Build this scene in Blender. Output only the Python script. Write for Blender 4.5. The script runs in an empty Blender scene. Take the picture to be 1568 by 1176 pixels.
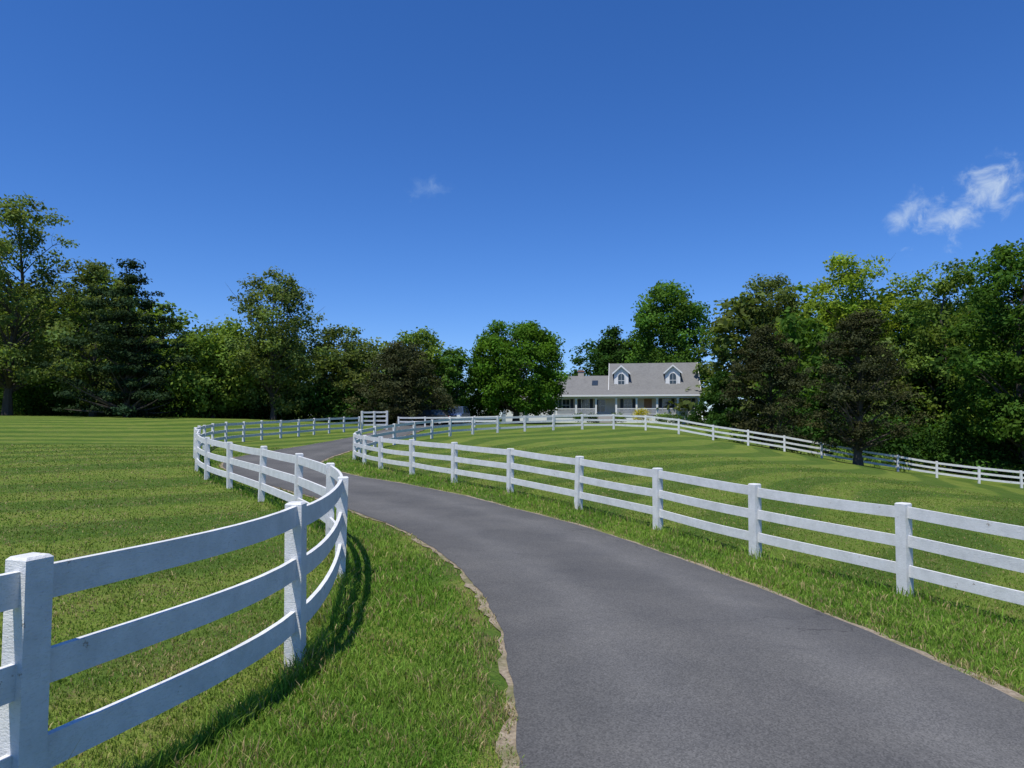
import bpy, math, numpy as np
from mathutils import Vector
scene=bpy.context.scene
scene.view_settings.view_transform='Standard'
# ---------------------------------------------------------------- terrain
CP=np.array([
(0,0,0),(-2,2.8,-.05),(-1.5,4.8,-.05),(-1.9,7.6,-.1),(-2.6,9.8,-.1),(-3.7,12,-.08),(-5.2,14.2,-.02),(-6.85,16.8,0),(-8.1,18.5,.05),
(-9.35,20.5,.13),(-10.5,22.5,.22),(-12.8,28,.3),(-14.8,34,.4),(-15.3,38.5,.47),(-14.4,42.2,.55),(-13.2,48.8,.75),(-11.9,53,.85),
(4.9,8.6,-.52),(3.75,10.6,-.47),(2.7,12.7,-.36),(1.45,15,-.28),(-.05,17.2,-.16),(-1.65,19.5,-.11),(-3.2,21.9,-.08),(-4.7,24.2,-.05),
(-5.75,26.6,-.04),(-6.7,29,.0),(3.3,5,-.17),(2.1,10.2,-.27),(6,6.5,-.62),(8,3,-.7),(-6.2,36.2,.38),(-3.9,43,.68),(.9,48.4,.9),(5.2,50.5,1.02),
(10,51,.95),(12.4,50.7,.68),(14.8,50.2,.22),(17.2,49.7,-.15),(19.6,49.1,-.55),(22,48.5,-1.0),(24.3,47.9,-1.45),(26.7,47.3,-1.85),
(29,46.7,-2.25),(33.8,45.4,-2.8),(38.6,44,-3.2),(15,15,-1.35),(25,25,-2.3),(12,30,-.45),(0,30,.0),(5,38,.3),(20,35,-1.2),
(15,90,1.4),(5,75,1.3),(20,70,.5),(30,60,-1.9),(45,60,-3.2),(60,60,-4),(-12,65,1.25),(-3,68,1.25),(24,88,1.2),(5,88,1.4),
(-10,10,-.05),(-6,6,-.1),(-20,20,.4),(-25,35,1.0),(-30,50,1.7),(-35,62,2.0),(-60,62,2.2),(-20,60,1.6),(-40,90,2.2),(0,110,1.6),
(-100,0,0),(100,0,-4),(-100,100,3),(100,100,-3),(0,160,2),(-200,200,3),(200,200,-3),(0,-50,0),(-60,-40,0),(60,-40,-3),
(0,300,3),(-300,300,3),(300,300,-3),(300,-300,-3),(-300,-300,0),(0,-300,0)],float)
def phi(r2): return 0.5*r2*np.log(r2+1e-9)
_n=len(CP);_P=np.c_[np.ones(_n),CP[:,:2]]
_K=phi(((CP[:,None,:2]-CP[None,:,:2])**2).sum(-1))
_A=np.zeros((_n+3,_n+3));_A[:_n,:_n]=_K+np.eye(_n)*.6;_A[:_n,_n:]=_P;_A[_n:,:_n]=_P.T
_W=np.linalg.solve(_A,np.r_[CP[:,2],0,0,0])
def zfun(x,y):
    x=np.atleast_1d(np.asarray(x,float));y=np.atleast_1d(np.asarray(y,float))
    x=np.clip(x,-300,300);y=np.clip(y,-300,300);out=np.empty(len(x))
    for i in range(0,len(x),20000):
        a=x[i:i+20000];b=y[i:i+20000]
        r2=(a[:,None]-CP[None,:,0])**2+(b[:,None]-CP[None,:,1])**2
        out[i:i+20000]=phi(r2)@_W[:_n]+_W[_n]+_W[_n+1]*a+_W[_n+2]*b
    return out
def z1(x,y): return float(zfun([x],[y])[0])
# ---------------------------------------------------------------- mesh helpers
def mk(name,V,Fs,mats,mi=None,col=None,smooth=False,parent=None,link=True):
    me=bpy.data.meshes.new(name);V=np.asarray(V,np.float32)
    if not isinstance(Fs,list): Fs=[Fs]
    Fs=[np.asarray(f,np.int32) for f in Fs if len(f)]
    me.vertices.add(len(V));me.vertices.foreach_set('co',V.ravel())
    tot=np.concatenate([np.full(len(f),f.shape[1],np.int32) for f in Fs])
    loops=np.concatenate([f.ravel() for f in Fs])
    st=np.r_[0,np.cumsum(tot)[:-1]].astype(np.int32)
    me.loops.add(len(loops));me.loops.foreach_set('vertex_index',loops)
    me.polygons.add(len(tot));me.polygons.foreach_set('loop_start',st)
    try: me.polygons.foreach_set('loop_total',tot)
    except Exception: pass
    for m in mats: me.materials.append(m)
    if mi is not None: me.polygons.foreach_set('material_index',np.asarray(mi,np.int32))
    me.update(calc_edges=True)
    me.polygons.foreach_set('use_smooth',np.full(len(tot),bool(smooth)))
    if col is not None:
        a=me.color_attributes.new('Col','FLOAT_COLOR','POINT')
        a.data.foreach_set('color',np.asarray(col,np.float32).ravel())
    me.validate()
    if not link: return me
    ob=bpy.data.objects.new(name,me);scene.collection.objects.link(ob)
    if parent: ob.parent=parent
    return ob
class Part:
    def __init__(s): s.V=[];s.F4=[];s.F3=[]
    def raw(s,v,f):
        o=len(s.V);s.V+= [tuple(p) for p in v]
        for q in f:
            q=[o+i for i in q]
            if len(q)==4:s.F4.append(q)
            elif len(q)==3:s.F3.append(q)
            else:
                for k in range(1,len(q)-1): s.F3.append([q[0],q[k],q[k+1]])
    def box(s,x0,x1,y0,y1,z0,z1_):
        s.raw([(x0,y0,z0),(x1,y0,z0),(x1,y1,z0),(x0,y1,z0),(x0,y0,z1_),(x1,y0,z1_),(x1,y1,z1_),(x0,y1,z1_)],
          [(0,3,2,1),(4,5,6,7),(0,1,5,4),(1,2,6,5),(2,3,7,6),(3,0,4,7)])
    def px(s,pr,x0,x1):
        n=len(pr);s.raw([(x0,a,b) for a,b in pr]+[(x1,a,b) for a,b in pr],
          [tuple(range(n))[::-1],tuple(range(n,2*n))]+[(i,(i+1)%n,n+(i+1)%n,n+i) for i in range(n)])
    def py(s,pr,y0,y1):
        n=len(pr);s.raw([(a,y0,b) for a,b in pr]+[(a,y1,b) for a,b in pr],
          [tuple(range(n)),tuple(range(n,2*n))[::-1]]+[(i,n+i,n+(i+1)%n,(i+1)%n) for i in range(n)])
    def make(s,name,mat,parent=None):
        fs=[np.array(f) for f in (s.F4,s.F3) if f]
        ob=mk(name,s.V,fs,[mat],parent=parent)
        import bmesh
        b=bmesh.new();b.from_mesh(ob.data);bmesh.ops.recalc_face_normals(b,faces=b.faces);b.to_mesh(ob.data);b.free()
        return ob
def empty(name,loc,rz=0):
    e=bpy.data.objects.new(name,None);scene.collection.objects.link(e);e.location=loc;e.rotation_euler=(0,0,rz);e.empty_display_size=.2;return e
def cr(P,n):
    P=np.asarray(P,float);Q=np.vstack([2*P[0]-P[1],P,2*P[-1]-P[-2]]);o=[]
    for i in range(1,len(Q)-2):
        t=np.linspace(0,1,n,endpoint=False)[:,None]
        a,b,c,d=Q[i-1],Q[i],Q[i+1],Q[i+2]
        o.append(.5*((2*b)+(-a+c)*t+(2*a-5*b+4*c-d)*t**2+(-a+3*b-3*c+d)*t**3))
    o.append(P[-1:]);return np.vstack(o)
# ---------------------------------------------------------------- node helpers
def newmat(name):
    m=bpy.data.materials.new(name);m.use_nodes=True;nt=m.node_tree;nt.nodes.clear()
    o=nt.nodes.new('ShaderNodeOutputMaterial');return m,nt,o
def nd(nt,t,ins=None,**kw):
    n=nt.nodes.new(t)
    for k,v in kw.items(): setattr(n,k,v)
    for k,v in (ins or {}).items():
        if isinstance(v,bpy.types.NodeSocket): nt.links.new(v,n.inputs[k])
        else: n.inputs[k].default_value=v
    return n
def ramp(nt,fac,stops):
    r=nt.nodes.new('ShaderNodeValToRGB');nt.links.new(fac,r.inputs[0]);e=r.color_ramp.elements
    while len(e)<len(stops): e.new(.5)
    for q,(p,c) in zip(e,stops):
        q.position=p;q.color=(c,c,c,1)
    return r.outputs[0]
def mix(nt,f,a,b,bt='MIX'):
    n=nt.nodes.new('ShaderNodeMix');n.data_type='RGBA';n.blend_type=bt;n.clamp_factor=True
    for k,v in ((0,f),(6,a),(7,b)):
        if isinstance(v,bpy.types.NodeSocket): nt.links.new(v,n.inputs[k])
        else: n.inputs[k].default_value=v if k==0 else (tuple(v)+(1,) if len(v)==3 else v)
    return n.outputs[2]
def noise(nt,vec,scale,detail=4,rough=.55,dist=0):
    return nd(nt,'ShaderNodeTexNoise',{'Vector':vec,'Scale':scale,'Detail':detail,'Roughness':rough,'Distortion':dist}).outputs[0]
def coord(nt,which='Object'): return nd(nt,'ShaderNodeTexCoord').outputs[which]
def finish(nt,o,color,rough=.8,bump=None,bs=.3,bd=.01,spec=.3,metal=0):
    p=nd(nt,'ShaderNodeBsdfPrincipled',{'Base Color':color if isinstance(color,bpy.types.NodeSocket) else tuple(color)+(1,),'Roughness':rough,'Specular IOR Level':spec,'Metallic':metal})
    if bump is not None:
        b=nd(nt,'ShaderNodeBump',{'Height':bump,'Strength':bs,'Distance':bd});nt.links.new(b.outputs[0],p.inputs['Normal'])
    nt.links.new(p.outputs[0],o.inputs[0]);return p
def simple(name,c,rough=.6,var=.15,sc=8,spec=.3,metal=0):
    m,nt,o=newmat(name);n=noise(nt,coord(nt),sc)
    a=tuple(v*(1-var) for v in c);b=tuple(min(1,v*(1+var)) for v in c)
    finish(nt,o,mix(nt,n,a,b),rough,spec=spec,metal=metal);return m
# white paint (weathered)
m,nt,o=newmat('white_paint');co=coord(nt)
mp=nd(nt,'ShaderNodeMapping',{'Vector':co,'Scale':(3,3,9)}).outputs[0]
n1=noise(nt,co,5,5,.65);n2=noise(nt,mp,14,4,.7);n3=noise(nt,co,8,6,.78)
c=mix(nt,ramp(nt,n1,[(.35,0.0),(.75,1.0)]),(.73,.73,.72),(.56,.565,.55))
c=mix(nt,ramp(nt,n2,[(.52,0.0),(.70,.6)]),c,(.48,.47,.44))
c=mix(nt,ramp(nt,n3,[(.645,0.0),(.675,1.0)]),c,(.34,.30,.25))
finish(nt,o,c,.6,mix(nt,.5,n2,n3),.7,.016,.2);WHITE=m
# asphalt
m,nt,o=newmat('asphalt');co=coord(nt)
sp=nd(nt,'ShaderNodeTexVoronoi',{'Vector':co,'Scale':110}).outputs['Color']
sp=nd(nt,'ShaderNodeRGBToBW',{0:sp}).outputs[0]
big=noise(nt,co,.35,4,.6);mid=noise(nt,co,1.6,5,.65,.5)
at=nd(nt,'ShaderNodeAttribute',attribute_name='Col').outputs[0]
c=mix(nt,ramp(nt,sp,[(.1,0.0),(.95,1.0)]),(.082,.081,.079),(.158,.154,.148))
c=mix(nt,ramp(nt,big,[(.35,0.0),(.65,1.0)]),c,mix(nt,1.0,c,(.74,.75,.77),'MULTIPLY'))
c=mix(nt,ramp(nt,mid,[(.35,0.0),(.7,.7)]),c,mix(nt,1.0,c,(1.28,1.26,1.21),'MULTIPLY'))
c=mix(nt,1.0,c,at,'MULTIPLY')
dv=nd(nt,'ShaderNodeTexNoise',{'Vector':co,'Scale':2.5,'Detail':4}).outputs[1]
dv=nd(nt,'ShaderNodeVectorMath',{0:dv,3:.5},operation='SCALE').outputs[0];dv=nd(nt,'ShaderNodeVectorMath',{0:co,1:dv},operation='ADD').outputs[0]
ck=nd(nt,'ShaderNodeTexVoronoi',{'Vector':dv,'Scale':.42},feature='DISTANCE_TO_EDGE').outputs['Distance']
ck=ramp(nt,ck,[(0.001,1.0),(.0035,0.0)]);ck=mix(nt,1.0,ck,ramp(nt,noise(nt,co,.5,2),[(.52,0.0),(.58,.7)]),'MULTIPLY')
c=mix(nt,ck,c,(.035,.034,.033))
c=mix(nt,ramp(nt,noise(nt,co,1.3,8,.8,.8),[(.66,0.0),(.70,.4)]),c,(.20,.175,.14))
finish(nt,o,c,.9,sp,.45,.01,.18);ASPH=m
# shoulder soil
m,nt,o=newmat('sandy_soil');co=coord(nt)
n=noise(nt,co,30,5,.7);n2=noise(nt,co,2.2,4)
c=mix(nt,ramp(nt,n,[(.3,0.0),(.7,1.0)]),(.16,.12,.078),(.42,.35,.25));c=mix(nt,ramp(nt,n2,[(.5,0.0),(.62,.7)]),c,(.12,.13,.04))
finish(nt,o,c,.95,n,.8,.02);SOIL=m
# ground
m,nt,o=newmat('lawn');co=coord(nt)
f1=noise(nt,co,22,3,.75);f2=noise(nt,co,2.2,5,.75);f3=noise(nt,co,.3,3,.6)
c=mix(nt,ramp(nt,f1,[(.32,0.0),(.68,1.0)]),(.046,.092,.012),(.130,.198,.030))
c=mix(nt,ramp(nt,f2,[(.4,0.0),(.65,.85)]),c,(.140,.172,.036))
wob=nd(nt,'ShaderNodeTexNoise',{'Vector':co,'Scale':.045,'Detail':1}).outputs[1]
wv=nd(nt,'ShaderNodeVectorMath',{0:wob,3:14.0},operation='SCALE').outputs[0]
wv=nd(nt,'ShaderNodeVectorMath',{0:co,1:wv},operation='ADD').outputs[0]
mp=nd(nt,'ShaderNodeMapping',{'Vector':wv,'Rotation':(0,0,math.radians(35))}).outputs[0]
w=nd(nt,'ShaderNodeTexWave',{'Vector':mp,'Scale':.115,'Distortion':.8,'Detail':2,'Detail Scale':.8}).outputs[1]
c=mix(nt,ramp(nt,w,[(.35,0.0),(.65,1.0)]),mix(nt,1.0,c,(.80,.88,.85),'MULTIPLY'),mix(nt,1.0,c,(1.42,1.27,1.3),'MULTIPLY'))
c=mix(nt,ramp(nt,f3,[(.42,0.0),(.62,.7)]),c,mix(nt,1.0,c,(.72,.84,.75),'MULTIPLY'))
c=mix(nt,ramp(nt,f2,[(.585,0.0),(.68,.6)]),c,(.20,.165,.075))
finish(nt,o,c,.9,f1,1.0,.05,.1);LAWN=m
def leafmat(name,base,tr=.4):
    m,nt,o=newmat(name);at=nd(nt,'ShaderNodeAttribute',attribute_name='Col').outputs[0]
    oi=nd(nt,'ShaderNodeObjectInfo').outputs['Random']
    v=nd(nt,'ShaderNodeMath',{0:oi,1:.25},operation='MULTIPLY').outputs[0];v=nd(nt,'ShaderNodeMath',{0:v,1:.9},operation='ADD').outputs[0]
    c=mix(nt,1.0,base,at,'MULTIPLY');c=nd(nt,'ShaderNodeHueSaturation',{'Value':v,'Color':c}).outputs[0]
    d=nd(nt,'ShaderNodeBsdfDiffuse',{0:c});t=nd(nt,'ShaderNodeBsdfTranslucent',{0:mix(nt,1.0,c,(1.25,1.3,.5),'MULTIPLY')})
    a=nd(nt,'ShaderNodeMixShader',{0:tr});nt.links.new(d.outputs[0],a.inputs[1]);nt.links.new(t.outputs[0],a.inputs[2])
    nt.links.new(a.outputs[0],o.inputs[0]);return m
GRASSM=leafmat('grass_blades',(1,1,1),.35)
L_LIGHT=leafmat('leaves_light',(.150,.225,.044));L_OLIVE=leafmat('leaves_olive',(.140,.185,.052))
L_MID=leafmat('leaves_mid',(.076,.150,.026));L_DARK=leafmat('leaves_dark',(.043,.095,.020))
L_CEDAR=leafmat('leaves_cedar',(.026,.045,.020),.15);L_BROWN=leafmat('leaves_brown',(.052,.058,.026),.2)
L_YEL=leafmat('leaves_yellowgreen',(.225,.31,.036));L_MAPLE=leafmat('leaves_maple',(.080,.165,.020))
L_GOLD=leafmat('leaves_gold',(.45,.40,.04))
m,nt,o=newmat('bark');co=coord(nt);mp=nd(nt,'ShaderNodeMapping',{'Vector':co,'Scale':(6,6,1.2)}).outputs[0];n=noise(nt,mp,3,4,.7)
finish(nt,o,mix(nt,n,(.04,.033,.028),(.13,.11,.09)),.9,n,.8,.05);BARK=m
# ---------------------------------------------------------------- ground sheet
k=6.;a=3.;u=np.linspace(-1,1,261);xs=a*np.sinh(k*u);ys=8+a*np.sinh(k*u)
X,Y=np.meshgrid(xs,ys);Z=zfun(X.ravel(),Y.ravel())
nx=len(xs);I=np.arange((nx-1)*nx).reshape(nx-1,nx)[:,:-1].ravel()
mk('ground',np.c_[X.ravel(),Y.ravel(),Z],np.c_[I,I+1,I+nx+1,I+nx],[LAWN],smooth=True)
# ---------------------------------------------------------------- road
RC=np.array([(1.95,-8),(1.8,-3),(1.7,1.5),(1.62,4.4),(1.25,7.4),(.05,11),(-1.75,14.1),(-3.95,17.2),(-6.3,20.2),(-8.1,23.3),(-9.2,27),(-9.5,31),(-9.2,35),
(-8.8,39.5),(-8.6,44),(-8.6,50),(-8.8,57),(-8.6,64),(-6.5,72),(-1,79),(5,83)])
rc=cr(RC,24);tg=np.gradient(rc,axis=0);tg/=np.linalg.norm(tg,axis=1)[:,None];nr=np.c_[tg[:,1],-tg[:,0]]
HW=1.62
def sn(x,s): return np.sin(x*1.7+s)*.4+np.sin(x*4.3+s*2.1)*.3+np.sin(x*11.1+s*3.3)*.2+np.sin(x*23.+s*4.3)*.15
arc=np.r_[0,np.cumsum(np.linalg.norm(np.diff(rc,axis=0),axis=1))]
def strip(name,hw,amp,lift,mat,m=9,ext=(0,0),track=False):
    L=-(hw+ext[0])-amp*sn(arc,1.);R=hw+ext[1]+amp*sn(arc,5.)
    f=np.linspace(0,1,m);off=L[:,None]*(1-f)+R[:,None]*f
    px=rc[:,0,None]+nr[:,0,None]*off;py=rc[:,1,None]+nr[:,1,None]*off
    zz=zfun(px.ravel(),py.ravel())+lift+np.clip((py.ravel()-25)/30,0,1)*.04
    n=len(rc);I=(np.arange(n-1)[:,None]*m+np.arange(m-1)[None]).ravel()
    col=None
    if track:
        a_=off.ravel()+.08*np.repeat(sn(arc*.3,2.),m);t_=.92+.16*np.exp(-((abs(a_)-.78)/.3)**2)-.10*np.exp(-((abs(a_)-1.6)/.12)**2)
        col=np.c_[t_,t_,t_*.99,np.ones(len(t_))]
    return mk(name,np.c_[px.ravel(),py.ravel(),zz],np.c_[I,I+m,I+m+1,I+1][:, ::-1],[mat],smooth=True,col=col)
strip('road_shoulder',HW+.06,.085,.012,SOIL,11,(.0,.04))
strip('driveway_road',HW,.028,.020,ASPH,25,track=True)
def road_dist(x,y):
    o=np.empty(len(x))
    for i in range(0,len(x),8000):
        o[i:i+8000]=np.sqrt(((x[i:i+8000,None]-rc[None,:,0])**2+(y[i:i+8000,None]-rc[None,:,1])**2).min(1))
    return o
# ---------------------------------------------------------------- fences
LF=[(-4.4,-4),(-3.5,-1.7),(-2.70,.6),(-1.96,2.8),(-1.5,4.8),(-1.9,7.6),(-2.6,9.8),(-3.75,12),(-5.2,14.2),(-6.85,16.6),(-8.3,18.6),(-9.5,20.6),(-10.5,22.8),(-11.7,25.2),(-12.85,28),
(-13.9,30.8),(-14.75,33.6),(-15.2,36.2),(-15.2,38.6),(-14.9,40.6),(-14.45,42.6),(-14,44.7),(-13.6,46.8),(-13.15,49),(-12.6,51.1),(-11.9,53)]
RF=[(8.3,2.1),(7.1,4.3),(6.0,6.45),(4.9,8.6),(3.75,10.6),(2.7,12.7),(1.45,15),(-.05,17.2),(-1.65,19.5),(-3.2,21.9),(-4.65,24.2),(-5.75,26.6),(-6.7,29),
(-7.0,31.4),(-6.8,33.8),(-6.25,36.2),(-5.5,38.5),(-4.8,40.8),(-3.9,43),(-2.6,45.1),(-1,46.9),(.9,48.4),(3,49.6),(5.2,50.5),(7.6,51),(10,51),(12.4,50.7),
(14.8,50.2),(17.2,49.7),(19.6,49.1),(22,48.5),(24.3,47.9),(26.7,47.3),(29,46.7),(31.4,46),(33.8,45.4),(36.2,44.8),(38.6,44),(41,43.2),(43.4,42.3),(46,41)]
def fence(name,pts,seed,H=1.14,rails=(1.03,.675,.32),pw=.064):
    r=np.random.default_rng(seed);NS=8;P=cr(pts,NS);T=np.gradient(P,axis=0);T/=np.linalg.norm(T,axis=1)[:,None]
    e=empty(name,(0,0,0));A=Part();B=Part();z=zfun(P[:,0],P[:,1])
    for i in range(len(pts)):
        x,y=P[i*NS];t=T[i*NS];an_=r.normal(0,.05);t=np.array([t[0]*math.cos(an_)-t[1]*math.sin(an_),t[0]*math.sin(an_)+t[1]*math.cos(an_)]);n=np.array([t[1],-t[0]]);zz=z[i*NS];h=H+r.uniform(-.025,.02);lx,ly=r.normal(0,.014,2)
        V=[]
        for (w,hh) in ((pw,-.25),(pw,h-.012),(pw-.012,h)):
            for a_,b_ in ((-1,-1),(1,-1),(1,1),(-1,1)):
                q=t*a_*w+n*b_*w;V.append((x+q[0]+lx*hh,y+q[1]+ly*hh,zz+hh))
        F=[(8,9,10,11)]
        for L in (0,4):
            for j in range(4): F.append((L+j,L+(j+1)%4,L+4+(j+1)%4,L+4+j))
        A.raw(V,F)
    for i in range(len(pts)-1):
        for h in rails:
            d0,d1=r.uniform(-.014,.014,2);V=[];sag=r.uniform(0,.016)
            for j in range(NS+1):
                q=i*NS+j;t=T[q];n=np.array([t[1],-t[0]]);f=j/NS;hh=h+d0*(1-f)+d1*f-sag*4*f*(1-f)
                zz=z[i*NS]*(1-f)+z[(i+1)*NS]*f
                for a_,b_ in ((-1,-1),(1,-1),(1,1),(-1,1)):
                    V.append((P[q,0]+n[0]*a_*.017,P[q,1]+n[1]*a_*.017,zz+hh+b_*.07))
            F=[(0,1,2,3),(NS*4+3,NS*4+2,NS*4+1,NS*4)]
            for j in range(NS):
                for kk in range(4): F.append((j*4+kk,j*4+(kk+1)%4,j*4+4+(kk+1)%4,j*4+4+kk))
            B.raw(V,F)
    A.make('posts',WHITE,e);B.make('rails',WHITE,e);return e
fence('white_board_fence',LF,1,pw=.058);fence('white_board_fence',RF,2,pw=.068)
fence('white_gate',[(-11.75,53.3),(-10.9,53.9),(-10.0,54.4)],5,1.55,(1.45,1.12,.79,.46),.07)
fence('white_yard_fence',[(-9.9,59.5),(-7.7,60.2),(-5.5,60.4),(-3.3,60.2),(-1.2,59.6)],6,.95,(.85,.5))
# ---------------------------------------------------------------- grass blades
N=680000;r=np.random.default_rng(3)
d=np.exp(r.uniform(np.log(1.6),np.log(36),N));th=r.uniform(-.85,.85,N);x=d*np.sin(th);y=d*np.cos(th)
rd=road_dist(x,y);edge=HW+.05+.06*np.sin(x*9+2*np.sin(y*3))+.06*np.sin(y*7+1)
edge=np.maximum(edge,HW+.0)
kp=rd>edge;x,y,d,rd=x[kp],y[kp],d[kp],rd[kp]
lf=cr(LF,8);rf=cr(RF[:14],8)
lx=np.interp(y,lf[:13*8,1],lf[:13*8,0]);rx=np.interp(y,rf[:,1],rf[:,0])
verge=(x>lx)&(x<rx)&(y<29)
fd=np.minimum(abs(x-lx)*.9,abs(x-rx)*.85)
def vn(x,y,s): return (np.sin(x*s+1.3*np.sin(y*s*.7))+np.sin(y*s*1.3+1.7*np.sin(x*s*.6+2))+np.sin((x+y)*s*2.1+3))/3
cl=vn(x,y,2.3);cl2=vn(x+5,y-3,7.);cl3=vn(x-9,y+4,.8)
h=np.where(verge,r.uniform(.022,.068,len(x))*(1+.5*cl+.45*cl2),r.uniform(.012,.030,len(x))*(1+.3*cl2))
h=h*np.where(fd<.13,2.1,1)*np.where((rd<HW+.35),.65,1)*np.where(r.uniform(0,1,len(x))<.03,1.7,1)
keep=r.uniform(0,1,len(x))<np.where(verge,1,.8)*np.where(rd<HW+.2,.55,1)*np.where((cl2>.45)&~verge,.5,1)
x,y,d,rd,h,verge,cl,cl2,cl3,fd=[q[keep] for q in (x,y,d,rd,h,verge,cl,cl2,cl3,fd)]
n=len(x);z=zfun(x,y);w=.0018*(d/2.2)**.75*r.uniform(.6,1.5,n);an=r.uniform(0,2*np.pi,n);ln=h*r.uniform(.15,1.1,n);la=r.uniform(0,2*np.pi,n)
h=h*np.clip((d/6)**.15,1,1.3)
dx,dy=np.cos(an)*w,np.sin(an)*w;tx,ty=np.cos(la)*ln,np.sin(la)*ln
V=np.stack([np.c_[x-dx,y-dy,z-.004],np.c_[x+dx,y+dy,z-.004],np.c_[x+dx*.75+tx*.35,y+dy*.75+ty*.35,z+h*.62],np.c_[x-dx*.75+tx*.35,y-dy*.75+ty*.35,z+h*.62],np.c_[x+tx,y+ty,z+h]],1).reshape(-1,3)
b=np.arange(n)*5
g=np.array([.110,.225,.028]);g2=np.array([.20,.30,.052]);st=np.array([.42,.34,.17]);mo=np.array([.15,.190,.042])
f=np.clip(.5+.4*cl+.35*cl3+r.normal(0,.25,n),0,1)[:,None];C=g*(1-f)+g2*f
ml=np.sin(2*np.pi*(x*math.cos(.61)-y*math.sin(.61)+1.2*np.sin(y*.22))/2.7)
C=np.where(verge[:,None],C,(C*.4+mo*.6)*(1+.15*np.clip(ml*2,-1,1))[:,None])
dry=np.where(verge,.08+.22*(cl2>.3),.16+.36*(cl>.3)*(x<0));dry=dry+np.where(rd<HW+.22,.45,0)
C=np.where((r.uniform(0,1,n)<dry)[:,None],st*r.uniform(.5,1.1,n)[:,None],C)*r.uniform(.65,1.4,n)[:,None]
C4=np.repeat(np.c_[C,np.ones(n)],5,0)
mk('grass',V,[np.c_[b,b+1,b+2,b+3],np.c_[b+3,b+2,b+4]],[GRASSM],col=C4)
# ---------------------------------------------------------------- trees
def tubes(paths):
    V=[];F=[];o=0
    for pts,rad,s in paths:
        pts=np.asarray(pts,float);m=len(pts);t=np.gradient(pts,axis=0);t/=np.linalg.norm(t,axis=1)[:,None]+1e-9
        up=np.where(abs(t[:,2:3])>.9,np.array([[1.,0,0]]),np.array([[0,0,1.]]));u_=np.cross(t,up);u_/=np.linalg.norm(u_,axis=1)[:,None];v_=np.cross(t,u_)
        a_=np.arange(s)*2*np.pi/s
        R=pts[:,None]+(u_[:,None]*np.cos(a_)[None,:,None]+v_[:,None]*np.sin(a_)[None,:,None])*np.asarray(rad)[:,None,None]
        V.append(R.reshape(-1,3));i=(np.arange(m-1)[:,None]*s+np.arange(s)[None]);j=(np.arange(m-1)[:,None]*s+(np.arange(s)[None]+1)%s)
        F.append(np.stack([i,j,j+s,i+s],-1).reshape(-1,4)+o);o+=m*s
    return np.vstack(V),np.vstack(F)
def leaves(C,rad,per,ls,r,flat=.65,up=.5,hue=.055,cv=.36,asp=.6):
    nC=len(C);cnt=np.maximum(3,(per*r.uniform(.6,1.4,nC)*(rad/rad.mean())**1.5)).astype(int);idx=np.repeat(np.arange(nC),cnt);n=len(idx)
    dr=r.normal(size=(n,3));dr/=np.linalg.norm(dr,axis=1)[:,None];rr=r.uniform(0,1,n)**.45
    off=dr*rr[:,None]*rad[idx][:,None]*np.array([1,1,flat]);off+=r.normal(0,.12,(n,3))*rad[idx][:,None]
    p=C[idx]+off;nn=dr*.7+np.array([0,0,up])+r.normal(size=(n,3))*.55;nn/=np.linalg.norm(nn,axis=1)[:,None]
    q=r.normal(size=(n,3));u_=np.cross(nn,q);u_/=np.linalg.norm(u_,axis=1)[:,None];v_=np.cross(nn,u_)
    s=ls*r.uniform(.6,1.4,n)[:,None]
    V=np.stack([p-u_*s,p+v_*s*asp,p+u_*s,p-v_*s*asp],1).reshape(-1,3)
    cb=r.uniform(1-cv,1+cv,nC)[idx]*r.uniform(.82,1.18,n);hu=r.normal(0,hue,nC)[idx]
    col=np.c_[cb*(1+hu),cb,cb*(1-hu),np.ones(n)];b=np.arange(n)*4
    return V,np.c_[b,b+1,b+2,b+3],np.repeat(np.clip(col,.1,2.5),4,0)
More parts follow.
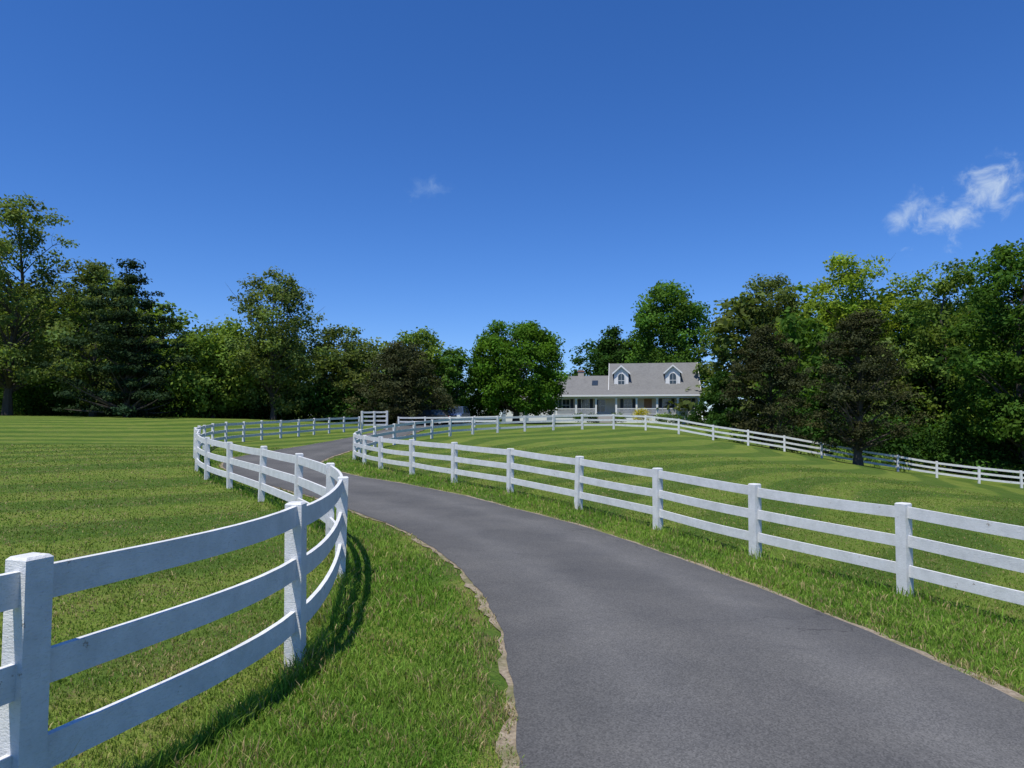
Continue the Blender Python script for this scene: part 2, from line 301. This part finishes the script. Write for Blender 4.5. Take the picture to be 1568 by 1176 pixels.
def tree_arrays(seed,H,R,cb,prof,ncl,per,ls,crad,flat=.65,lobes=.25,limbs=40,shell=.4,tr=None,gap=0,levels=False,twig=0,wob=.05):
    r=np.random.default_rng(seed);ts=np.linspace(0,1,len(prof));tt=r.uniform(0,1,ncl*3);pw=np.interp(tt,ts,prof)
    tt=tt[r.uniform(0,1,len(tt))<(pw/max(prof)+.08)][:ncl]
    if levels: tt=np.round(tt*levels)/levels+r.normal(0,.012,len(tt))
    pw=np.interp(tt,ts,prof);an=r.uniform(0,2*np.pi,len(tt));ph=r.uniform(0,6,4)
    lb=1+lobes*(np.sin(2*an+ph[0]+4*tt)*.5+np.sin(3*an+ph[1]-6*tt)*.5+np.sin(5*an+ph[2]+9*tt)*.35)
    rad=R*pw*lb*r.uniform(0,1,len(tt))**shell*.88;ax,ay=r.normal(0,R*wob,2)
    C=np.c_[np.cos(an)*rad+ax*tt*2,np.sin(an)*rad+ay*tt*2,cb+(H-cb)*tt*.97]
    if gap>0:
        nv=np.sin(C[:,0]*1.1+ph[0])+np.sin(C[:,1]*1.2+ph[1])+np.sin(C[:,2]*1.3+ph[2]);C=C[nv<3-gap*3]
    cr_=crad*r.uniform(.6,1.35,len(C));V1,F1,C1=leaves(C,cr_,per,ls,r,flat)
    tr=tr or H*.017
    hs=np.linspace(-.3,H*.82,9);tp=np.c_[np.cumsum(r.normal(0,H*.008,9)),np.cumsum(r.normal(0,H*.008,9)),hs];tp[0,:2]=tp[1,:2]=0
    trd=np.interp(hs,[-.3,.3,H*.82],[tr*1.5,tr*1.05,tr*.18]);P=[(tp,trd,8)]
    ch=r.choice(len(C),min(limbs,len(C)),replace=False)
    for c_ in C[ch]:
        rr=math.hypot(c_[0],c_[1]);hz=max(min(cb*.8,c_[2]*.6),c_[2]-rr*r.uniform(.5,.95)-.3);hz=min(hz,H*.78)
        s0=np.array([np.interp(hz,hs,tp[:,0]),np.interp(hz,hs,tp[:,1]),hz]);mid=(s0+c_)/2+np.array([0,0,(-.05 if levels else .12)*rr])+r.normal(0,.15,3)
        t5=np.linspace(0,1,5)[:,None];pp=s0*(1-t5)**2+2*mid*t5*(1-t5)+c_*t5**2
        P.append((pp,np.linspace(np.interp(hz,hs,trd)*.45,.012,5),5))
        for _ in range(twig):
            e_=c_+r.normal(0,crad*.9,3)
            if e_[2]>H: continue
            P.append((np.array([pp[3],(pp[3]+e_)/2+r.normal(0,.08,3),e_]),np.array([.025,.017,.007]),3))
    V2,F2=tubes(P)
    V=np.vstack([V1,V2]);F=np.vstack([F1,F2+len(V1)]);Cc=np.vstack([C1,np.ones((len(V2),4))]);mi=np.r_[np.zeros(len(F1),int),np.ones(len(F2),int)]
    return V,F,Cc,mi
PR={'broad':[.45,.8,1,.98,.9,.7,.35],'round':[.74,.93,1,.99,.93,.78,.42],'tall':[.5,.8,.95,1,.9,.85,.6,.3],
'irr':[.6,.9,.8,1,.7,.85,.5,.35]}
def tree(name,x,y,top,mat,kw,rz=0):
    g=z1(x,y);H=top-g;A=tree_arrays(H=H,**kw);ob=mk(name,A[0],A[1],[mat,BARK],mi=A[3],col=A[2]);ob.location=(x,y,g);ob.rotation_euler=(0,0,rz);return ob
CON=[1,.95,.9,.75,.62,.45,.32,.12]
T=[
('oak_tree',-46.0,62,22.6,L_OLIVE,dict(seed=11,R=6.6,cb=3,prof=PR['irr'],ncl=250,per=80,ls=.15,crad=1.05,lobes=.6,gap=.1,limbs=70,twig=2)),
('oak_tree',-38.8,63,16.8,L_OLIVE,dict(seed=12,R=5.0,cb=1.5,prof=PR['irr'],ncl=170,per=80,ls=.15,crad=1.0,lobes=.6,gap=.1,limbs=60,twig=2)),
('cedar_tree',-33.4,59,15.6,L_CEDAR,dict(seed=13,R=5.0,cb=.6,prof=CON,ncl=300,per=85,ls=.12,crad=.75,flat=.36,lobes=.7,limbs=80,levels=11,shell=.6)),
('elm_tree',-28.6,65,11.0,L_LIGHT,dict(seed=14,R=4.8,cb=.6,prof=PR['broad'],ncl=180,per=95,ls=.17,crad=1.1,lobes=.3)),
('ash_tree',-22.8,65,16.1,L_OLIVE,dict(seed=15,R=4.9,cb=1,prof=PR['tall'],ncl=230,per=80,ls=.14,crad=.95,lobes=.6,gap=.1,limbs=60,twig=2)),
('elm_tree',-17.2,69,11.2,L_OLIVE,dict(seed=16,R=4.2,cb=.6,prof=PR['tall'],ncl=170,per=85,ls=.15,crad=.9,lobes=.4,twig=1)),
('hemlock_tree',-10.9,65,9.2,L_BROWN,dict(seed=17,R=4.8,cb=.8,prof=[.85,1,.95,.82,.7,.55,.25],ncl=280,per=85,ls=.11,crad=.75,flat=.42,lobes=.3,limbs=70,levels=14,shell=.5)),
('ash_tree',-9.4,73,11.2,L_LIGHT,dict(seed=18,R=3.6,cb=1,prof=PR['tall'],ncl=140,per=85,ls=.16,crad=1,lobes=.3)),
('elm_tree',-6.2,72,9.6,L_MID,dict(seed=19,R=2.1,cb=.4,prof=PR['tall'],ncl=100,per=80,ls=.15,crad=.7,lobes=.3)),
('maple_tree',.45,75,12.6,L_MAPLE,dict(seed=20,R=5.9,cb=1.5,prof=PR['round'],ncl=430,per=105,ls=.15,crad=.95,lobes=.04,shell=.25,limbs=50,tr=.35,wob=.01)),
('maple_tree',24.8,108,24,L_MID,dict(seed=21,R=8,cb=2,prof=PR['tall'],ncl=290,per=105,ls=.24,crad=1.6,lobes=.35)),
('oak_tree',17.5,112,17,L_DARK,dict(seed=22,R=4.6,cb=2,prof=PR['tall'],ncl=150,per=95,ls=.24,crad=1.3,lobes=.25)),
('ash_tree',32.8,84,20.0,L_OLIVE,dict(seed=23,R=6,cb=2,prof=PR['tall'],ncl=240,per=85,ls=.17,crad=1.15,lobes=.45,gap=.08,limbs=60,twig=1)),
('birch_tree',38.5,77,20.8,L_YEL,dict(seed=24,R=6.8,cb=3,prof=PR['tall'],ncl=240,per=85,ls=.17,crad=1.25,lobes=.5,gap=.08,limbs=60,twig=1)),
('ash_tree',43.5,68,17.8,L_LIGHT,dict(seed=25,R=6,cb=2,prof=PR['irr'],ncl=230,per=90,ls=.17,crad=1.2,lobes=.4,limbs=50)),
('maple_tree',41.5,55,16.2,L_MID,dict(seed=26,R=6.4,cb=.6,prof=[.85,1,1,.95,.88,.75,.4],ncl=330,per=100,ls=.17,crad=1.1,lobes=.35,limbs=60)),
('hemlock_tree',20.2,53,8.9,L_BROWN,dict(seed=27,R=3.7,cb=.8,prof=[.8,1,1,.9,.75,.5,.25],ncl=240,per=85,ls=.09,crad=.65,flat=.42,lobes=.4,limbs=70,levels=14,shell=.5)),
('hemlock_tree',23.3,46,9.0,L_BROWN,dict(seed=28,R=3.7,cb=1.5,prof=[.75,1,1,.95,.8,.6,.3],ncl=270,per=90,ls=.085,crad=.65,flat=.42,lobes=.35,limbs=70,levels=14,tr=.27,shell=.5)),
('spruce_tree',25.2,82,7.6,L_DARK,dict(seed=29,R=3.2,cb=.3,prof=[.9,1,.9,.8,.7,.5,.25],ncl=140,per=90,ls=.13,crad=.7,lobes=.25)),
]
for n_,x_,y_,t_,m_,kw in T: tree(n_,x_,y_,t_,m_,kw)
r=np.random.default_rng(99);protos=[]
for s_,pr in ((1,'broad'),(2,'tall'),(3,'irr'),(4,'tall')):
    protos.append(tree_arrays(seed=50+s_,H=14,R=5,cb=.3,prof=PR[pr],ncl=115,per=50,ls=.28,crad=1.2,limbs=10,lobes=.4))
def wood(name,items,mats):
    Vs=[];Fs=[];Cs=[];M=[];o=0
    for (x_,y_,H_,mi_) in items:
        V,F,C,mi=protos[r.integers(4)];s=H_/14.;a_=r.uniform(0,6.28);sx=s*r.uniform(.9,1.35)
        R=np.array([[math.cos(a_),-math.sin(a_),0],[math.sin(a_),math.cos(a_),0],[0,0,1]])
        W=(V*np.array([sx,sx,s]))@R.T+np.array([x_,y_,z1(x_,y_)-.2])
        Vs.append(W);Fs.append(F+o);o+=len(V);Cs.append(C*np.r_[np.full(3,r.uniform(.7,1.2)),1]);M.append(np.where(mi==0,mi_,len(mats)))
    mk(name,np.vstack(Vs),np.vstack(Fs),mats+[BARK],mi=np.concatenate(M),col=np.vstack(Cs))
it=[]
for x_ in np.arange(-88,-10,4.3):
    for row in (74,84):
        it.append((x_+r.uniform(-1.5,1.5),row+r.uniform(-2,3),(r.uniform(7.8,10) if x_>-45 else r.uniform(12,15)) * (1 if row==74 else 1.1),r.integers(4)))
for x_ in np.arange(-12,12,4.5): it.append((x_,100+r.uniform(-3,3),r.uniform(5,6.5),r.integers(3)))
for x_ in np.arange(14,28,4.2): it.append((x_,122+r.uniform(-3,3),r.uniform(12,15),r.integers(3)))
for x_ in np.arange(29,84,4.6):
    for row,hh in ((71,13),(84,18.5)):
        it.append((x_+r.uniform(-1.5,1.5)+(row-72)*.1,row+r.uniform(-2,3),hh*r.uniform(.88,1.1),r.integers(4)))
for y_ in np.arange(30,66,4.5): it.append((52+r.uniform(-2,4),y_,r.uniform(15,18),r.integers(3)))
for y_ in np.arange(34,60,5): it.append((-62+r.uniform(-4,2),y_,r.uniform(13,17),r.integers(3)))
wood('distant_trees',it,[L_MID,L_OLIVE,L_DARK,L_LIGHT])
def shrubs(name,cs,rad,per,ls,mat,seed=5,flat=.8):
    r=np.random.default_rng(seed);cs=np.asarray(cs,float);z=zfun(cs[:,0],cs[:,1])
    C=np.c_[cs[:,0],cs[:,1],z+cs[:,2]];V,F,c=leaves(C,rad*r.uniform(.7,1.35,len(C)),per,ls,r,flat);return mk(name,V,F,[mat],col=c)
q=[]
for i in range(560):
    x_=r.uniform(-70,-12);q.append((x_,69+r.uniform(-3,3)-abs(x_+30)*.02,r.uniform(.1,3.0)))
for i in range(130):
    x_=r.uniform(-14,-3);q.append((x_,76+r.uniform(-1.5,1.5),r.uniform(.1,3.0)))
shrubs('understory_shrubs',q,1.25,65,.17,L_DARK,6)
q=[]
for i in range(480):
    f=r.uniform(0,1);x_=26+f*26;q.append((x_+r.uniform(-1.5,1.5),68-f*18+r.uniform(-2.5,2.5),r.uniform(.3,3.6)))
shrubs('understory_shrubs',q,1.2,65,.15,L_DARK,7)
q=[(x_+r.uniform(-.5,.5),54.3-(x_-15)*.15+r.uniform(-1,1),r.uniform(.1,.9)) for x_ in np.arange(16,30,.35)]
shrubs('roadside_shrubs',q,.5,70,.09,L_LIGHT,8)
# ---------------------------------------------------------------- house
m,nt,o=newmat('clapboard');co=coord(nt);w=nd(nt,'ShaderNodeTexWave',{'Vector':co,'Scale':1.3},bands_direction='Z',wave_profile='SAW').outputs[1]
finish(nt,o,mix(nt,noise(nt,co,3),(.60,.57,.49),(.68,.65,.57)),.6,w,.6,.02);SIDING=m
m,nt,o=newmat('roof_shingles');co=coord(nt);b_=nd(nt,'ShaderNodeTexBrick',{'Vector':co,'Scale':3.0,'Color1':(.19,.188,.18,1),'Color2':(.135,.133,.128,1),'Mortar':(.08,.08,.08,1),'Mortar Size':.012,'Brick Width':.6,'Row Height':.3})
finish(nt,o,mix(nt,noise(nt,co,1.2,5),b_.outputs[0],(.20,.198,.19)),.95,noise(nt,co,30),.4,.02,.1);SHING=m
m,nt,o=newmat('brick');co=coord(nt);b_=nd(nt,'ShaderNodeTexBrick',{'Vector':co,'Scale':5,'Color1':(.30,.09,.05,1),'Color2':(.20,.06,.04,1),'Mortar':(.4,.37,.33,1)})
finish(nt,o,b_.outputs[0],.9);BRICK=m
TRIM=simple('white_trim',(.72,.72,.71),.5,.04);GLASS=simple('window_glass',(.03,.04,.05),.08,.3,2,.8);SHUT=simple('shutter',(.05,.06,.08),.6);DECK=simple('deck_wood',(.35,.33,.3),.7)
BLUE=simple('bluegrey_siding',(.22,.28,.34),.6);DOOR=simple('door_paint',(.30,.16,.08),.5)
hs_=empty('farm_house',(14.8,88,1.55),math.radians(-9.7))
P=Part();P.px([(2,-1.5),(10.5,-1.5),(10.5,3.9),(6.25,7.85),(2,3.9)],-2,9.2);P.px([(2.05,-1.5),(9,-1.5),(9,3.8),(5.5,6.15),(2.05,3.8)],-9.2,-2.01);P.make('walls',SIDING,hs_)
P=Part()
def slab(P,y0,z0,y1,z1_,x0,x1,t=.16): P.px([(y0,z0),(y1,z1_),(y1,z1_+t),(y0,z0+t)],x0,x1)
slab(P,1.65,3.62,6.25,7.9,-2.3,9.55);slab(P,10.9,3.58,6.26,7.9,-2.3,9.55)
slab(P,1.7,3.62,5.5,6.18,-9.5,-2.31);slab(P,9.3,3.62,5.51,6.18,-9.5,-2.31)
slab(P,-.35,3.30,2.25,4.12,-9.6,9.65)
P.px([(3,2.45),(6,4.4),(9,2.45),(9,2.6),(6,4.6),(3,2.6)],-17.2,-9.61);P.make('roof',SHING,hs_)
P=Part()
P.box(-9.6,9.65,-.40,-.352,3.26,3.46);P.box(-9.25,9.25,.02,.2,3.02,3.28)
P.px([(1.6,3.45),(6.25,7.72),(10.9,3.45),(10.9,3.72),(6.25,8.1),(1.6,3.8)],9.552,9.60)
P.px([(1.6,3.45),(6.25,7.72),(6.25,8.1),(1.6,3.8)],-2.36,-2.302)
for x_ in np.linspace(-9.1,9.1,8):
    P.box(x_-.11,x_+.11,.04,.24,.8,3.02);P.box(x_-.16,x_+.16,.01,.27,2.86,3.015);P.box(x_-.16,x_+.16,.01,.27,.8,1.0)
P.make('porch_posts',TRIM,hs_)
P=Part();P.box(-9.25,9.25,0,1.99,.62,.795);P.make('porch_deck',DECK,hs_)
P=Part();P.box(-9.2,-3.9,.06,.1,-1.5,.615);P.box(-1.3,9.2,.06,.1,-1.5,.615);P.make('porch_skirt',TRIM,hs_)
P=Part()
for a_,b_ in zip(np.linspace(-9.1,9.1,8)[:-1],np.linspace(-9.1,9.1,8)[1:]):
    if a_<-2.6<b_ : continue
    P.box(a_+.12,b_-.12,.09,.15,1.62,1.72);P.box(a_+.12,b_-.12,.10,.14,.92,1.0)
    for x_ in np.arange(a_+.2,b_-.1,.14): P.box(x_-.025,x_+.025,.105,.135,1.0,1.62)
P.make('porch_railing',TRIM,hs_)
P=Part()
for i in range(5): P.box(-3.8,-1.4,-.3*(i+1)+.0,-.3*i-.004,-.8,.66-.16*i)
P.make('steps',DECK,hs_)
Fr=Part();Gl=Part();Sh=Part()
def window(xc,z0,z1_,w,y,sh=True):
    Gl.box(xc-w/2,xc+w/2,y-.03,y-.005,z0,z1_)
    for a_,b_ in ((xc-w/2-.09,xc-w/2),(xc+w/2,xc+w/2+.09)): Fr.box(a_,b_,y-.07,y-.003,z0-.09,z1_+.09)
    Fr.box(xc-w/2,xc+w/2,y-.07,y-.003,z1_,z1_+.09);Fr.box(xc-w/2,xc+w/2,y-.07,y-.003,z0-.09,z0)
    Fr.box(xc-w/2,xc+w/2,y-.055,y-.031,(z0+z1_)/2-.03,(z0+z1_)/2+.03);Fr.box(xc-.015,xc+.015,y-.05,y-.032,z0,z1_)
    if sh:
        Sh.box(xc-w/2-.52,xc-w/2-.1,y-.05,y-.003,z0-.05,z1_+.05);Sh.box(xc+w/2+.1,xc+w/2+.52,y-.05,y-.003,z0-.05,z1_+.05)
for xc in (.2,5.2,7.8): window(xc,1.45,2.95,.95,2)
for xc in (-8,-5.4): window(xc,1.45,2.95,.95,2.05)
window(-3.4,1.3,2.9,1.2,2.05,False)
Sh.make('shutters',SHUT,hs_)
P=Part();P.box(2.3,3.3,1.93,1.997,.8,2.95);P.make('front_door',DOOR,hs_)
Dw=Part();Dr=Part()
for xc in (-.65,6.1):
    Dw.py([(xc-.95,4.3),(xc+.95,4.3),(xc+.95,6.5),(xc,7.35),(xc-.95,6.5)],3.0,6.0)
    for s in (-1,1):
        pr=[(xc+s*1.18,6.33),(xc,7.38),(xc,7.52),(xc+s*1.18,6.47)];Dr.py(pr,2.75,6.3)
        Fr.py([(xc+s*1.2,6.26),(xc,7.33),(xc,7.56),(xc+s*1.2,6.49)],2.70,2.747)
    arch=[(xc-.42,5.0),(xc+.42,5.0)]+[(xc+.42*math.cos(t),6.0+.42*math.sin(t)) for t in np.linspace(0,math.pi,9)]
    Gl.py(arch,2.95,2.995)
    fo=[(xc+.52*math.cos(t),6.0+.52*math.sin(t)) for t in np.linspace(0,math.pi,9)];fi=[(xc+.42*math.cos(t),6.0+.42*math.sin(t)) for t in np.linspace(0,math.pi,9)]
    for i in range(8): Fr.py([fi[i],fo[i],fo[i+1],fi[i+1]],2.92,2.99)
    Fr.box(xc-.52,xc-.42,2.92,2.99,4.95,6.0);Fr.box(xc+.42,xc+.52,2.92,2.99,4.95,6.0);Fr.box(xc-.55,xc+.55,2.9,2.99,4.86,4.95)
    Fr.box(xc-.42,xc+.42,2.93,2.949,5.45,5.51);Fr.box(xc-.015,xc+.015,2.935,2.948,5.0,6.4)
Dw.make('dormer_walls',TRIM,hs_);Dr.make('dormer_roofs',SHING,hs_)
P=Part();P.box(-6.6,-5.8,5.3,6.1,5.2,7.1);P.box(-6.68,-5.72,5.22,6.18,6.9,7.02);P.make('chimney',BRICK,hs_)
sl=(6.18-3.62)/3.8;z_=lambda y:3.62+.17+(y-1.7)*sl
P=Part();P.px([(3.3,z_(3.3)),(4.3,z_(4.3)),(4.3,z_(4.3)+.08),(3.3,z_(3.3)+.08)],-4.6,-3.8);P.make('skylight',GLASS,hs_)
P=Part();P.px([(3.3,-1.5),(8.7,-1.5),(8.7,2.5),(6,4.2),(3.3,2.5)],-17,-9.22);P.make('garage_walls',BLUE,hs_)
for xc in (-15.2,-12): Fr.box(xc-1.25,xc+1.25,3.25,3.297,0,2.1)
window(-10.2,1.0,2.0,.8,3.3,False)
Fr.make('window_frames',TRIM,hs_);Gl.make('window_glass',GLASS,hs_)
def bush(name,x_,y_,h_,R_,mat,seed):
    r=np.random.default_rng(seed);n=26;a_=r.uniform(0,6.28,n);rr=R_*r.uniform(0,1,n)**.5*.8;zz=h_*r.uniform(.2,.85,n)
    V,F,c=leaves(np.c_[np.cos(a_)*rr,np.sin(a_)*rr,zz],np.full(n,h_*.3),60,.07,r,.8);ob=mk(name,V,F,[mat],col=c);ob.location=(x_,y_,z1(x_,y_));return ob
bush('golden_bush',16.0,84.5,1.9,1.0,L_GOLD,1)
for i,(x_,y_) in enumerate([(8.5,87),(10.3,86.5),(18.5,84.5),(20.2,84),(22,83.6),(13.3,85.3)]): bush('garden_bush',x_,y_,1.3,.9,[L_MID,L_DARK,L_LIGHT][i%3],i+10)
# ---------------------------------------------------------------- cars
TYRE=simple('tyre_rubber',(.02,.02,.02),.8);CHROME=simple('wheel_metal',(.5,.5,.52),.3,.05,8,.5,.8);LAMP=simple('headlamp',(.7,.7,.68),.15,.05);RED=simple('tail_lamp',(.35,.02,.02),.3)
def car(name,x_,y_,rz,paint,suv):
    e=empty(name,(x_,y_,z1(x_,y_)+.05),rz);h=.18 if suv else 0
    P=Part();lo=[(-2.25,.35),(-2.3,.6),(-2.2,.88+h),(-1.9,.95+h),(1.0,.98+h),(2.05,.82+h),(2.28,.6+h),(2.3,.35),(1.85,.3)]
    P.px([(b,c) for b,c in lo],-.88,.88);ob=P.make('body',paint,e)
    bv=ob.modifiers.new('b','BEVEL');bv.width=.08;bv.segments=3
    pr=[(-2.0,.95+h),(-1.45,1.42+h*1.5),(.15,1.45+h*1.5),(1.0,.97+h)] if not suv else [(-2.15,.95+h),(-1.95,1.45+h*1.5),(.2,1.48+h*1.5),(1.0,.97+h)]
    P=Part();V=[]
    for s in (-1,1):
        for i,(a_,b_) in enumerate(pr): V.append((s*(.82 if i in (0,3) else .62),a_,b_))
    P.raw(V,[(3,2,1,0),(4,5,6,7),(0,1,5,4),(1,2,6,5),(2,3,7,6),(3,0,4,7)]);P.make('windows',GLASS,e)
    P=Part();P.box(-.64,.64,pr[1][0]-.03,pr[2][0]+.03,pr[1][1]-.01,pr[1][1]+.06);ob=P.make('roof',paint,e);bv=ob.modifiers.new('b','BEVEL');bv.width=.03;bv.segments=2
    P=Part()
    for s in (-1,1):
        for yb,yt in ((pr[0][0],pr[1][0]),(-.35,-.35),(pr[3][0],pr[2][0])):
            P.raw([(s*.835,yb-.05,.95+h),(s*.835,yb+.05,.95+h),(s*.63,yt+.05,pr[1][1]),(s*.63,yt-.05,pr[1][1]),(s*.80,yb-.05,.95+h),(s*.80,yb+.05,.95+h),(s*.6,yt+.05,pr[1][1]),(s*.6,yt-.05,pr[1][1])],
              [(0,1,2,3),(4,5,6,7),(0,1,5,4),(1,2,6,5),(2,3,7,6),(3,0,4,7)])
    P.make('pillars',paint,e)
    P=Part();Q=Part()
    for s in (-1,1):
        for yc in (-1.4,1.42):
            def cyl(P,r_,x0,x1,n=20):
                c=[(yc+r_*math.cos(t),.35+r_*math.sin(t)) for t in np.linspace(0,2*math.pi,n,endpoint=False)];P.px(c,min(x0,x1),max(x0,x1))
            cyl(P,.35,s*.70,s*.91);cyl(Q,.21,s*.8,s*.925)
    P.make('tyres',TYRE,e);Q.make('wheels',CHROME,e)
    P=Part();P.box(-.8,-.5,2.2,2.33,.62,.76+h);P.box(.5,.8,2.2,2.33,.62,.76+h);P.make('headlamps',LAMP,e)
    P=Part();P.box(-.8,-.55,-2.33,-2.2,.66,.85+h);P.box(.55,.8,-2.33,-2.2,.66,.85+h);P.make('tail_lamps',RED,e)
    P=Part();P.box(-.45,.45,2.26,2.33,.5,.72+h);P.make('grille',TYRE,e)
car('parked_car',-7.9,65,math.radians(75),simple('black_paint',(.015,.015,.018),.35,.1,3,.4),False)
car('parked_suv',-5.4,67,math.radians(172),simple('blue_paint',(.05,.09,.2),.25,.1,3,.6),True)
# ---------------------------------------------------------------- light and sky
el=math.radians(66);hd=Vector((-.52,-.85,0)).normalized()
s=Vector((hd.x*math.cos(el),hd.y*math.cos(el),math.sin(el)))
sd=bpy.data.lights.new('sun','SUN');sd.energy=5.0;sd.angle=math.radians(.5);sd.color=(1,.965,.90)
so=bpy.data.objects.new('sun',sd);scene.collection.objects.link(so);so.rotation_euler=s.to_track_quat('Z','Y').to_euler();so.location=(0,0,50)
w=bpy.data.worlds.new("World");scene.world=w;w.use_nodes=True;nt=w.node_tree;nt.nodes.clear()
sky=nd(nt,'ShaderNodeTexSky',sky_type='NISHITA');sky.sun_disc=False;sky.sun_elevation=el;sky.sun_rotation=math.atan2(hd.x,hd.y)
sky.air_density=1.0;sky.dust_density=0.0;sky.ozone_density=4.0;sky.altitude=300
hsv=mix(nt,1.0,sky.outputs[0],(.86,1.0,1.38),'MULTIPLY')
hsv=nd(nt,'ShaderNodeHueSaturation',{'Saturation':1.12,'Value':1.0,'Color':hsv}).outputs[0]
tc=coord(nt,'Generated')
def cloud(center,scl,th,col,dens):
    global hsv
    c=Vector(center).normalized();right=Vector((c.y,-c.x,0)).normalized();upv=right.cross(c)
    sub=nd(nt,'ShaderNodeVectorMath',{0:tc,1:tuple(c)},operation='SUBTRACT').outputs[0]
    a_=nd(nt,'ShaderNodeVectorMath',{0:sub,1:tuple(right*math.cos(th)+upv*math.sin(th))},operation='DOT_PRODUCT').outputs['Value']
    b_=nd(nt,'ShaderNodeVectorMath',{0:sub,1:tuple(upv*math.cos(th)-right*math.sin(th))},operation='DOT_PRODUCT').outputs['Value']
    fw=nd(nt,'ShaderNodeVectorMath',{0:tc,1:tuple(c)},operation='DOT_PRODUCT').outputs['Value']
    a2=nd(nt,'ShaderNodeMath',{0:a_,1:scl[0]},operation='DIVIDE').outputs[0];b2=nd(nt,'ShaderNodeMath',{0:b_,1:scl[1]},operation='DIVIDE').outputs[0]
    n1=nd(nt,'ShaderNodeTexNoise',{'Vector':tc,'Scale':38,'Detail':7,'Roughness':.62,'Distortion':.5}).outputs[0]
    ln=nd(nt,'ShaderNodeVectorMath',{0:nd(nt,'ShaderNodeCombineXYZ',{0:a2,1:b2}).outputs[0]},operation='LENGTH').outputs['Value']
    m_=nd(nt,'ShaderNodeMath',{0:1.0,1:ln},operation='SUBTRACT').outputs[0]
    v=nd(nt,'ShaderNodeMath',{0:n1,1:.52},operation='SUBTRACT').outputs[0];v=nd(nt,'ShaderNodeMath',{0:v,1:3.2},operation='MULTIPLY').outputs[0]
    v=nd(nt,'ShaderNodeMath',{0:v,1:m_},operation='ADD').outputs[0]
    front=nd(nt,'ShaderNodeMath',{0:fw,1:.5},operation='GREATER_THAN').outputs[0]
    v=nd(nt,'ShaderNodeMapRange',{0:v,1:-.1,2:1.7,3:0,4:dens},interpolation_type='SMOOTHSTEP').outputs[0]
    v=nd(nt,'ShaderNodeMath',{0:v,1:front},operation='MULTIPLY').outputs[0]
    hsv=mix(nt,v,hsv,col)
cloud((.690,1,.325),(.072,.036),math.radians(36),(6.3,7.4,8.6),.9)
cloud((.590,1,.312),(.034,.016),math.radians(50),(6.0,7.2,8.6),.7)
cloud((-.125,1,.345),(.030,.018),math.radians(15),(5.0,6.6,8.6),.25)
bg=nd(nt,'ShaderNodeBackground',{'Color':hsv,'Strength':.103});ow=nt.nodes.new('ShaderNodeOutputWorld');nt.links.new(bg.outputs[0],ow.inputs[0])
# ---------------------------------------------------------------- camera
cd=bpy.data.cameras.new('camera');cd.lens=23.9;cd.sensor_width=36;cd.clip_end=3000;cd.clip_start=.05
co_=bpy.data.objects.new('camera',cd);scene.collection.objects.link(co_);co_.location=(0,0,1.65);co_.rotation_euler=(math.radians(93.1),0,0);scene.camera=co_
